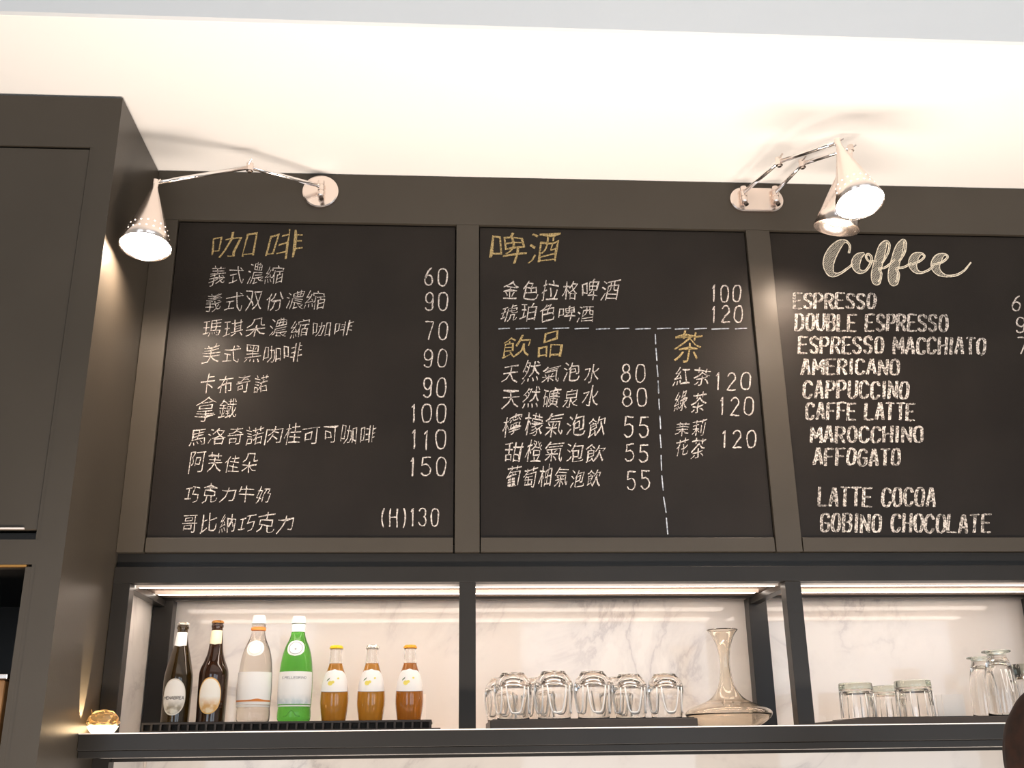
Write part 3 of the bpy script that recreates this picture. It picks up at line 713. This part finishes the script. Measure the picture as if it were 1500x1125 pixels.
# two waters
def water(px, lab, mat, H, green):
    t = bottle_root('water_bottle', lab, px, ZB, 'water bottles on the mat')
    pf = smooth_prof([(.030, 0), (.0375, .006), (.0385, .02), (.0375, .032), (.0385, .04), (.0395, .075), (.0385, .105), (.0378, .118), (.0345, .145), (.0285, .168), (.0205, .186), (.0160, .202), (.0155, .222)], 4)
    solid('body', pf, mat, t)
    cap_mesh(.0155, .224, H, 'whiteplastic', t, crimp=False)
    bm = bmesh.new(); lathe(bm, ([(.0157, .208), (.0172, .209), (.0172, .215), (.0157, .216)] if not green else [(.0163, .204), (.0168, .206), (.0166, .221), (.0157, .222)]), 32); finish(bm, 'neck_ring', 'orange' if not green else 'whiteplastic', t, smooth=True)
    bm = bmesh.new()                                     # wrap label
    rows = [[bm.verts.new(wrap(pf, u*(rad_at(pf, z))*1.0, z, .0007)) for u in [(-1.35+2.7*i/22) for i in range(23)]] for z in [.040+.072*j/8 for j in range(9)]]
    for a, b in zip(rows, rows[1:]):
        for i in range(22): bm.faces.new((a[i], a[i+1], b[i+1], b[i]))
    lb = finish(bm, 'label', 'lab_blue' if green else 'lab_white', t, smooth=True)
    bm = bmesh.new()                                     # band under the label
    for (z0_, z1_) in ((.0345, .0375),):
        rows = [[bm.verts.new(wrap(pf, u*rad_at(pf, z), z, .0008)) for u in [(-1.35+2.7*i/22) for i in range(23)]] for z in (z0_, z1_)]
        for i in range(22): bm.faces.new((rows[0][i], rows[0][i+1], rows[1][i+1], rows[1][i]))
    finish(bm, 'label_band', 'lab_white', t, smooth=True)
    if not green:
        bm = bmesh.new(); N = 22
        for i in range(N):
            u0_, u1_ = -1.35+2.7*i/N, -1.35+2.7*(i+1)/N; h = lambda u: .0015+.0028*math.exp(-((u-.35)/.3)**2)
            bm.faces.new([bm.verts.new(wrap(pf, uu*.039, zz, .0012)) for uu, zz in ((u0_, .046), (u1_, .046), (u1_, .048+h(u1_)), (u0_, .048+h(u0_)))])
        bmesh.ops.remove_doubles(bm, verts=bm.verts[:], dist=1e-6); finish(bm, 'orange_stripe', 'orange', lb)
    else:
        label_text(pf, 'S.PELLEGRINO', .098, .060, .0052, .0009, 'greyink', lb)
        bm = bmesh.new(); tube(bm, [wrap(pf, u, z, .0006) for u, z in ((-.02, .012), (-.012, .014), (-.006, .022), (-.001, .026), (.004, .022), (.010, .014), (.018, .013))], .0011, 8); finish(bm, 'moulded_relief', 'glass_green', t, smooth=True)
    md = label_patch(pf, .165, .0215, .0185, 'oval', 'round_label', 'lab_white', t, e=.0009)
    bm = bmesh.new(); N = 40; e1 = []; e2 = []
    for i in range(N):
        a = 2*PI*i/N
        for s_, L_ in ((.78, e1), (.70, e2)): L_.append(bm.verts.new(wrap(pf, .0215*s_*math.cos(a), .165+.0185*s_*math.sin(a), .0013)))
    for i in range(N): bm.faces.new((e1[i], e1[(i+1) % N], e2[(i+1) % N], e2[i]))
    if green:
        N = 5
        for i in range(N):                              # small star mark
            a = 2*PI*i/N+PI/2
            q = [(.0, .0), (.0016*math.cos(a-.6), .0016*math.sin(a-.6)), (.0046*math.cos(a), .0046*math.sin(a)), (.0016*math.cos(a+.6), .0016*math.sin(a+.6))]
            bm.faces.new([bm.verts.new(wrap(pf, u, .163+v, .0013)) for u, v in q])
    finish(bm, 'printed_ring', 'greyink' if green else 'lab_rim1', md)
    return t
water(370, 'clear mineral water bottle with white cap and orange-striped white label', 'water', .243, False)
water(430, 'bright green mineral water bottle with white cap and white label', 'green_glass', .241, True)
# three juices
JP = smooth_prof([(.0255, 0), (.0275, .002), (.0295, .012), (.0325, .035), (.0330, .050), (.0320, .068), (.0290, .086), (.0240, .104), (.0185, .120), (.0150, .134), (.0140, .150), (.0135, .162), (.0150, .164), (.0150, .167)], 4)
for px, capm, dk, lab in ((488.5, 'yellow', 'drink', 'small amber drink bottle with a bright yellow cap, beside the green bottle'),
                          (542.5, 'silver', 'drink', 'small amber drink bottle with a plain silver cap, middle of the three'),
                          (599, 'orangecap', 'drink2', 'small darker amber drink bottle with an orange cap, rightmost bottle on the mat')):
    t = bottle_root('juice_bottle', lab, px, ZB, 'small amber drink bottles')
    liq = [p for p in JP if p[1] < .132]
    solid('drink', [(r-.0004, z+.0006) for r, z in liq], dk, t)
    nk = [p for p in JP if p[1] >= .130]
    bm = bmesh.new(); lathe(bm, [(r+.0002, z) for r, z in nk]+[(r-.0018, z) for r, z in nk[::-1]], 36); finish(bm, 'glass_neck', 'glass', t, smooth=True)
    cap_mesh(.0142, .1655, .1725, capm, t)
    lb = label_patch(JP, .0925, .0400, .0245, 'arch', 'label', 'lab_white', t)
    bm = bmesh.new()
    q = [(-.0185, .0895), (-.0165, .0935), (-.0095, .0985), (-.0110, .0945)]
    bm.faces.new([bm.verts.new(wrap(JP, u, z, .0012)) for u, z in q]); finish(bm, 'printed_leaf', 'greenink', lb)
    bm = bmesh.new()
    for (u_, z_, r_) in ((-.0085, .0850, .0052), (-.0025, .0875, .0034), (.0095, .0960, .0022)):
        bm.faces.new([bm.verts.new(wrap(JP, u_+r_*math.cos(a)*1.15, z_+r_*math.sin(a), .0012)) for a in [2*PI*i/14 for i in range(14)]])
    finish(bm, 'printed_fruit', 'yellowink', lb)
    bm = bmesh.new(); tube(bm, [wrap(JP, u, .0925-.0245-.00245*(1-(u/.040)**2)-.0002, .0006) for u in [-.040+.080*i/16 for i in range(17)]], .00045, 6); finish(bm, 'label_edge', 'greyink', lb)

# price tag leaning on the marble
c = P(616, 1030, .33)
t = thing('price_tag', 'small blank white tag standing behind the rightmost bottle', 'tag', (c.x, .33, ZS))
box('card', 'white', c.x-.012, c.x+.013, .330, .332, ZS+.001, P(616, 1017, .33).z, t)
box('foot', 'white', c.x-.012, c.x+.013, .315, .3299, ZS+.0005, ZS+.003, t)

# ---- upturned arch-cut glasses
def arch_glass(px, H, W, Y, lab, g='upturned arch-cut glasses'):
    t = thing('round_glass', lab, 'glass', (px_x(px, Y, 1050), Y, ZT2+.0002), g)
    R = W/2; k = H
    out = smooth_prof([(R*.84, 0), (R*.90, k*.25), (R*.98, k*.55), (R*1.0, k*.70), (R*.90, k*.84), (R*.66, k*.96), (R*.60, k)], 4)
    inn = smooth_prof([(R*.84-.0022, 0), (R*.86-.001, k*.25), (R*.90, k*.5), (R*.84, k*.66), (R*.55, k*.79), (R*.2, k*.83)], 4)
    bm = bmesh.new(); lathe(bm, [(0, inn[-1][1]+.0005)]+inn[::-1]+out+[(R*.5, k-.003), (0, k-.004)], 36)
    finish(bm, 'bowl', 'glass', t, smooth=True)
    for i in range(5):                                   # raised arch mouldings, upside-down on the inverted glass
        a0 = -PI/2+.08+2*PI*i/5; bm = bmesh.new(); pts = []
        for j in range(15):
            u = -1+2*j/14; z = k*(.13+.56*abs(u)**2.6); r = rad_at(out, z)+.0004; aa = a0+.50*math.copysign(abs(u)**.55, u)*1.0
            pts.append((r*math.cos(aa), r*math.sin(aa), z))
        tube(bm, pts, .0019, 8); finish(bm, 'arch_moulding', 'arch_glass', t, smooth=True)
    return t
MT['arch_glass'] = principled('white_glint_moulding', (1, .99, .97), .1, trans=.0, ior=1.5, spec=1)  # opaque white, bright glints on the glass put into the colour
GL = [(752, .104, .088, .13, 'upturned arch-cut glass at the far left of the round glasses'), (812, .107, .090, .13, 'upturned arch-cut glass, second from left on the tray'),
      (870, .106, .087, .13, 'upturned arch-cut glass in the middle of the tray'), (924, .100, .082, .145, 'upturned arch-cut glass, second from the decanter'),
      (977, .100, .084, .145, 'upturned arch-cut glass directly beside the decanter')]
for px, H, W, Y, lab in GL: arch_glass(px, H, W, Y, lab)
GB = [(735, 'upturned arch-cut glass in the rear row, behind and left of the leftmost front one'), (790, 'upturned glass in the rear row behind the gap after the first front glass'), (905, 'upturned glass in the rear row behind the gap before the fourth front glass')]
for px, lab in GB: arch_glass(px, .100, .082, .245, lab)

# ---- decanter
Yd = .17
t = thing('decanter', 'wide-bottomed clear glass wine decanter with a tall flared neck', 'decanter', (px_x(1068, Yd), Yd, ZS+.0004))
R = .098
dec_o = smooth_prof([(.060, 0), (.072, .006), (.092, .018), (.102, .032), (.096, .042), (.074, .052), (.047, .063), (.030, .078), (.0185, .100), (.0135, .130), (.0125, .150), (.0140, .172), (.0195, .196), (.0285, .216), (.0375, .227)], 5)
dec_i = [(max(r-.0022, .001), z+(.003 if z < .03 else (.0 if z > .06 else -.001))) for r, z in dec_o]
bm = bmesh.new(); lathe(bm, [(0, .0)]+dec_o+dec_i[::-1]+[(0, .003)], 56); finish(bm, 'vessel', 'glass_amber', t, smooth=True)
bm = bmesh.new(); N = 40; lathe(bm, [(.0355, .2265), (.0364, .2282), (.0373, .2268)], N); finish(bm, 'lip', 'glass', t, smooth=True)

# ---- straight tumblers with thick green-tinged bases (upturned)
def tumbler(px, H, W, Y, lab):
    t = thing('straight_tumbler', lab, 'glass', (px_x(px, Y, 1050), Y, ZT3+.0002), 'upturned straight tumblers')
    R = W/2; seg = 36
    bm = bmesh.new(); base = H*.80
    out = [(R*1.0, 0), (R*.995, H*.3), (R*.98, base-.001)]
    inn = [(R*1.0-.0020, 0), (R*.995-.0025, H*.3), (R*.80, base*.88), (R*.62, base*.95), (0, base*.965)]
    lathe(bm, [(0, base*.965)]+inn[::-1][1:]+out+[(R*.97, base), (0, base)], seg)
    finish(bm, 'bowl', 'glass', t, smooth=False)
    bm = bmesh.new(); lathe(bm, [(0, base+.0002), (R*.97, base+.0002), (R*.985, base+.003), (R*.97, H-.002), (R*.93, H), (R*.6, H-.002), (0, H-.003)], seg); finish(bm, 'thick_base', 'glass_green', t, smooth=True)
    for i in range(8):
        a = 2*PI*i/8-PI/2+.2; bm = bmesh.new(); tube(bm, [(R*1.002*math.cos(a), R*1.002*math.sin(a), H*.02), (R*.985*math.cos(a), R*.985*math.sin(a), H*.68)], .0011, 6); finish(bm, 'flute', 'arch_glass', t, smooth=True)
tumbler(1258, .079, .080, .14, 'upturned straight tumbler standing alone at the raked end of the tray')
tumbler(1305, .077, .076, .23, 'upturned straight tumbler half hidden behind the larger one')
tumbler(1343, .083, .086, .13, 'larger upturned straight tumbler beside the white card')
# white card stand
c = P(1399, 1050, .19)
t = thing('card_stand', 'small pale card stand on the tray between the two kinds of glasses', 'card stand', (c.x, .2, ZT3))
zt = P(1399, 1017, .19).z
bm = bmesh.new()
for (xa_, xb_, m_) in ((P(1384, 1050, .19).x, P(1416, 1050, .19).x, 0),):
    bx(bm, xa_-c.x, xb_-c.x, -.01, -.008, .0005, zt-ZT3)
finish(bm, 'front_card', 'white', t)
box('side_fold', 'white', P(1384, 1050, .19).x-.014, P(1384, 1050, .19).x-.0002, .194, .196, ZT3+.0005, zt-.001, t)
box('foot', 'white', c.x-.02, c.x+.022, .1925, .215, ZT3+.0003, ZT3+.002, t)

# ---- footed beer glasses upturned
def footed(px, H, W, Y, lab):
    t = thing('footed_glass', lab, 'glass', (px_x(px, Y, 1050), Y, ZT3+.0002), 'upturned footed glasses')
    R = W/2
    out = smooth_prof([(R*1.02, 0), (R*1.0, H*.3), (R*.9, H*.6), (R*.72, H*.82), (R*.60, H*.88), (R*.58, H*.93), (R*.62, H*.955), (R*.86, H*.97), (R*.90, H*.985), (R*.86, H)], 4)
    inn = smooth_prof([(R*1.02-.0018, 0), (R*.97, H*.3), (R*.84, H*.6), (R*.6, H*.78), (R*.25, H*.84)], 4)
    bm = bmesh.new(); lathe(bm, [(0, H*.845)]+inn[::-1]+[p for p in out if p[1] < H*.93]+[(0, H*.93)], 36); finish(bm, 'bowl', 'glass', t, smooth=True)
    bm = bmesh.new(); lathe(bm, [(0, H*.9305)]+[p for p in out if p[1] >= H*.93]+[(0, H-.001)], 36); finish(bm, 'foot', 'glass_green', t, smooth=True)
    for a in (-1.75, -1.35):
        bm = bmesh.new(); pts = []
        for j in range(11):
            u = -1+2*j/10; z = H*(.35+.35*abs(u)**2.2); r = rad_at(out, z)+.0004; pts.append((r*math.cos(a+.16*u), r*math.sin(a+.16*u), z))
        tube(bm, pts, .0011, 6); finish(bm, 'arch_moulding', 'arch_glass', t, smooth=True)
footed(1447, .142, .064, .20, 'upturned footed glass, left and slightly lower of the pair at the right edge')
footed(1474, .150, .074, .12, 'upturned footed glass, taller front one of the pair at the right edge')
tumbler(1512, .125, .070, .22, 'tall upturned tumbler cut by the right edge of the picture')

# ---- glowing glass orb at the shelf's left end
c = P(152, 1050, -.055)
t = thing('glass_orb_light', 'small glowing amber glass orb light at the left end of the shelf', 'light', (c.x, -.055, ZS+.0003))
bm = bmesh.new(); lathe(bm, [(0, 0), (.020, 0), (.024, .003), (.029, .010), (.031, .014), (.028, .015), (0, .015)], 32); finish(bm, 'lit_base', 'orb_lit', t, smooth=True)
bm = bmesh.new(); bmesh.ops.create_icosphere(bm, subdivisions=2, radius=.034)
for v in bm.verts:
    v.co *= 1+.05*noise.noise(v.co*90)
    v.co.z = v.co.z*.80+.021
for v in bm.verts: v.co.z = max(v.co.z, .0155)
MT['orb_glass'] = principled('amber_cut_glass', (.95, .70, .36), .04, trans=.9, ior=1.5)
finish(bm, 'cut_glass_cover', 'orb_glass', t)
sl = bpy.data.lights.new('added_cone_spot', 'SPOT'); sl.energy = 9; sl.color = (1, .76, .46); sl.spot_size = .62; sl.spot_blend = .35; sl.shadow_soft_size = .002  # added spot beside the orb, throws a light cone up the cabinet side
so = bpy.data.objects.new('added_cone_spot', sl); COL.objects.link(so); so.location = (XL+.020, -.106, ZS+.003)
so.rotation_euler = Vector((-.32, -.01, 1)).to_track_quat('-Z', 'Y').to_euler()
bm = bmesh.new(); tube(bm, [(-.020, -.008, .036), (-.024, -.010, .047)], .0012, 6); finish(bm, 'wick_pin', 'browncap', t)

# ------------------------------------------------------------------ person at the right edge
def skin_obj(name, verts, edges, mat, parent, sub=2):
    me = bpy.data.meshes.new(name); me.from_pydata([v[0] for v in verts], edges, []); me.update()
    o = new_obj(name, me, mat, parent)
    md = o.modifiers.new('skin', 'SKIN'); md.use_smooth_shade = True
    for i, v in enumerate(verts):
        rr = v[1]; me.skin_vertices[0].data[i].radius = rr if isinstance(rr, tuple) else (rr, rr)
    me.skin_vertices[0].data[0].use_root = True
    sm = o.modifiers.new('sub', 'SUBSURF'); sm.levels = sub; sm.render_levels = sub
    return o
hp = P(1566, 1128, -.7)
pr_ = thing('person', 'person with dark brown hair just inside the right edge, facing the shelf', 'person', (hp.x, -.7, 0))
hz = hp.z                                    # centre of the head
V = [((0, -.01, .93), (.15, .10)), ((0, 0, 1.08), (.135, .095)), ((0, 0, 1.25), (.155, .10)), ((0, -.005, hz-.235), (.10, .075)), ((0, .0, hz-.15), .052), ((0, .015, hz-.06), .06)]
Ed = [(0, 1), (1, 2), (2, 3), (3, 4), (4, 5)]
for s in (-1, 1):
    b = len(V)
    V += [((s*.17, -.005, hz-.25), .058), ((s*.215, -.02, hz-.50), .043), ((s*.19, .16, hz-.60), .034), ((s*.17, .25, hz-.60), .026), ((s*.165, .31, hz-.605), (.038, .018))]
    Ed += [(3, b), (b, b+1), (b+1, b+2), (b+2, b+3), (b+3, b+4)]
    for k_, (dx, L1) in enumerate(((-.030, .030), (-.011, .036), (.009, .034), (.027, .026))):
        q = len(V); V += [((s*.165+dx, .345, hz-.607), .0095), ((s*.165+dx*1.1, .345+L1, hz-.615), .0085), ((s*.165+dx*1.1, .345+L1*1.6, hz-.635), .0075)]
        Ed += [(b+4, q), (q, q+1), (q+1, q+2)]
    q = len(V); V += [((s*.165-s*.045, .285, hz-.615), .011), ((s*.165-s*.062, .315, hz-.625), .009)]; Ed += [(b+3, q), (q, q+1)]
    b = len(V)
    V += [((s*.09, 0, .85), .092), ((s*.10, .01, .49), .060), ((s*.10, -.02, .10), .040), ((s*.10, .08, .035), (.035, .03))]
    Ed += [(0, b), (b, b+1), (b+1, b+2), (b+2, b+3)]
skin_obj('body', V, Ed, 'skin', pr_)
V = [((0, -.01, .90), (.165, .115)), ((0, 0, 1.08), (.15, .108)), ((0, 0, 1.25), (.168, .113)), ((0, -.005, hz-.235), (.118, .088)), ((0, -.002, hz-.185), .066)]
Ed = [(0, 1), (1, 2), (2, 3), (3, 4)]
for s in (-1, 1):
    b = len(V); V += [((s*.17, -.005, hz-.25), .070), ((s*.20, -.013, hz-.40), .058)]; Ed += [(3, b), (b, b+1)]
skin_obj('shirt', V, Ed, 'shirt', pr_)
V = [((0, -.01, .93), (.160, .110))]; Ed = []
for s in (-1, 1):
    b = len(V); V += [((s*.09, 0, .85), .104), ((s*.10, .01, .49), .076), ((s*.10, -.015, .10), .062)]; Ed += [(0, b), (b, b+1), (b+1, b+2)]
skin_obj('trousers', V, Ed, 'trousers', pr_)
for s in (-1, 1):
    bm = bmesh.new(); bmesh.ops.create_uvsphere(bm, u_segments=20, v_segments=12, radius=1)
    for v in bm.verts: v.co = Vector((v.co.x*.05+s*.10, v.co.y*.135+.055, max(v.co.z*.065+.045, .002)))
    finish(bm, 'shoe', 'shoe', pr_, smooth=True)
bm = bmesh.new(); bmesh.ops.create_uvsphere(bm, u_segments=32, v_segments=24, radius=1)          # head, face towards the wall
for v in bm.verts:
    x, y, z = v.co; k_ = 1-.25*max(0, -z)**1.5
    yy = y*.098*k_
    if y > 0: yy += .016*math.exp(-((x/.14)**2+((z+.12)/.2)**2)) + .004*math.exp(-((x/.3)**2+((z+.48)/.1)**2)) - .006*math.exp(-(((abs(x)-.38)/.16)**2+((z-.02)/.14)**2))
    v.co = Vector((x*.076*k_, yy+.012, z*.115+hz))
hd = finish(bm, 'head', 'skin', pr_, smooth=True)
for s in (-1, 1):
    bm = bmesh.new(); bmesh.ops.create_uvsphere(bm, u_segments=12, v_segments=8, radius=.011)
    for v in bm.verts: v.co += Vector((s*.030, .094, hz+.003))
    finish(bm, 'eye', 'eye', hd, smooth=True)
    bm = bmesh.new(); bmesh.ops.create_uvsphere(bm, u_segments=14, v_segments=10, radius=1)
    for v in bm.verts: v.co = Vector((v.co.x*.009+s*.078, v.co.y*.018+.005, v.co.z*.032+hz-.01))
    finish(bm, 'ear', 'skin', hd, smooth=True)
bm = bmesh.new(); tube(bm, [(-.022, .098, hz-.055), (0, .1035, hz-.053), (.022, .098, hz-.055)], [.002, .0045, .002], 8); finish(bm, 'mouth', 'orange', hd, smooth=True)
bm = bmesh.new(); bmesh.ops.create_uvsphere(bm, u_segments=48, v_segments=32, radius=1)          # hair
dl = [v for v in bm.verts if (v.co.y > .35 and v.co.z < .35) or v.co.z < -.80]
bmesh.ops.delete(bm, geom=dl, context='VERTS')
for v in bm.verts:
    x, y, z = v.co; s_ = 1+.02*math.sin(math.atan2(y, x)*40)+.02*noise.noise(v.co*3)
    v.co = Vector((x*.088*s_, y*.112*s_+.004, z*(.128 if z > 0 else .17)*s_+hz+.004))
o = finish(bm, 'hair', 'hair', hd, smooth=True); md = o.modifiers.new('thick', 'SOLIDIFY'); md.thickness = .006
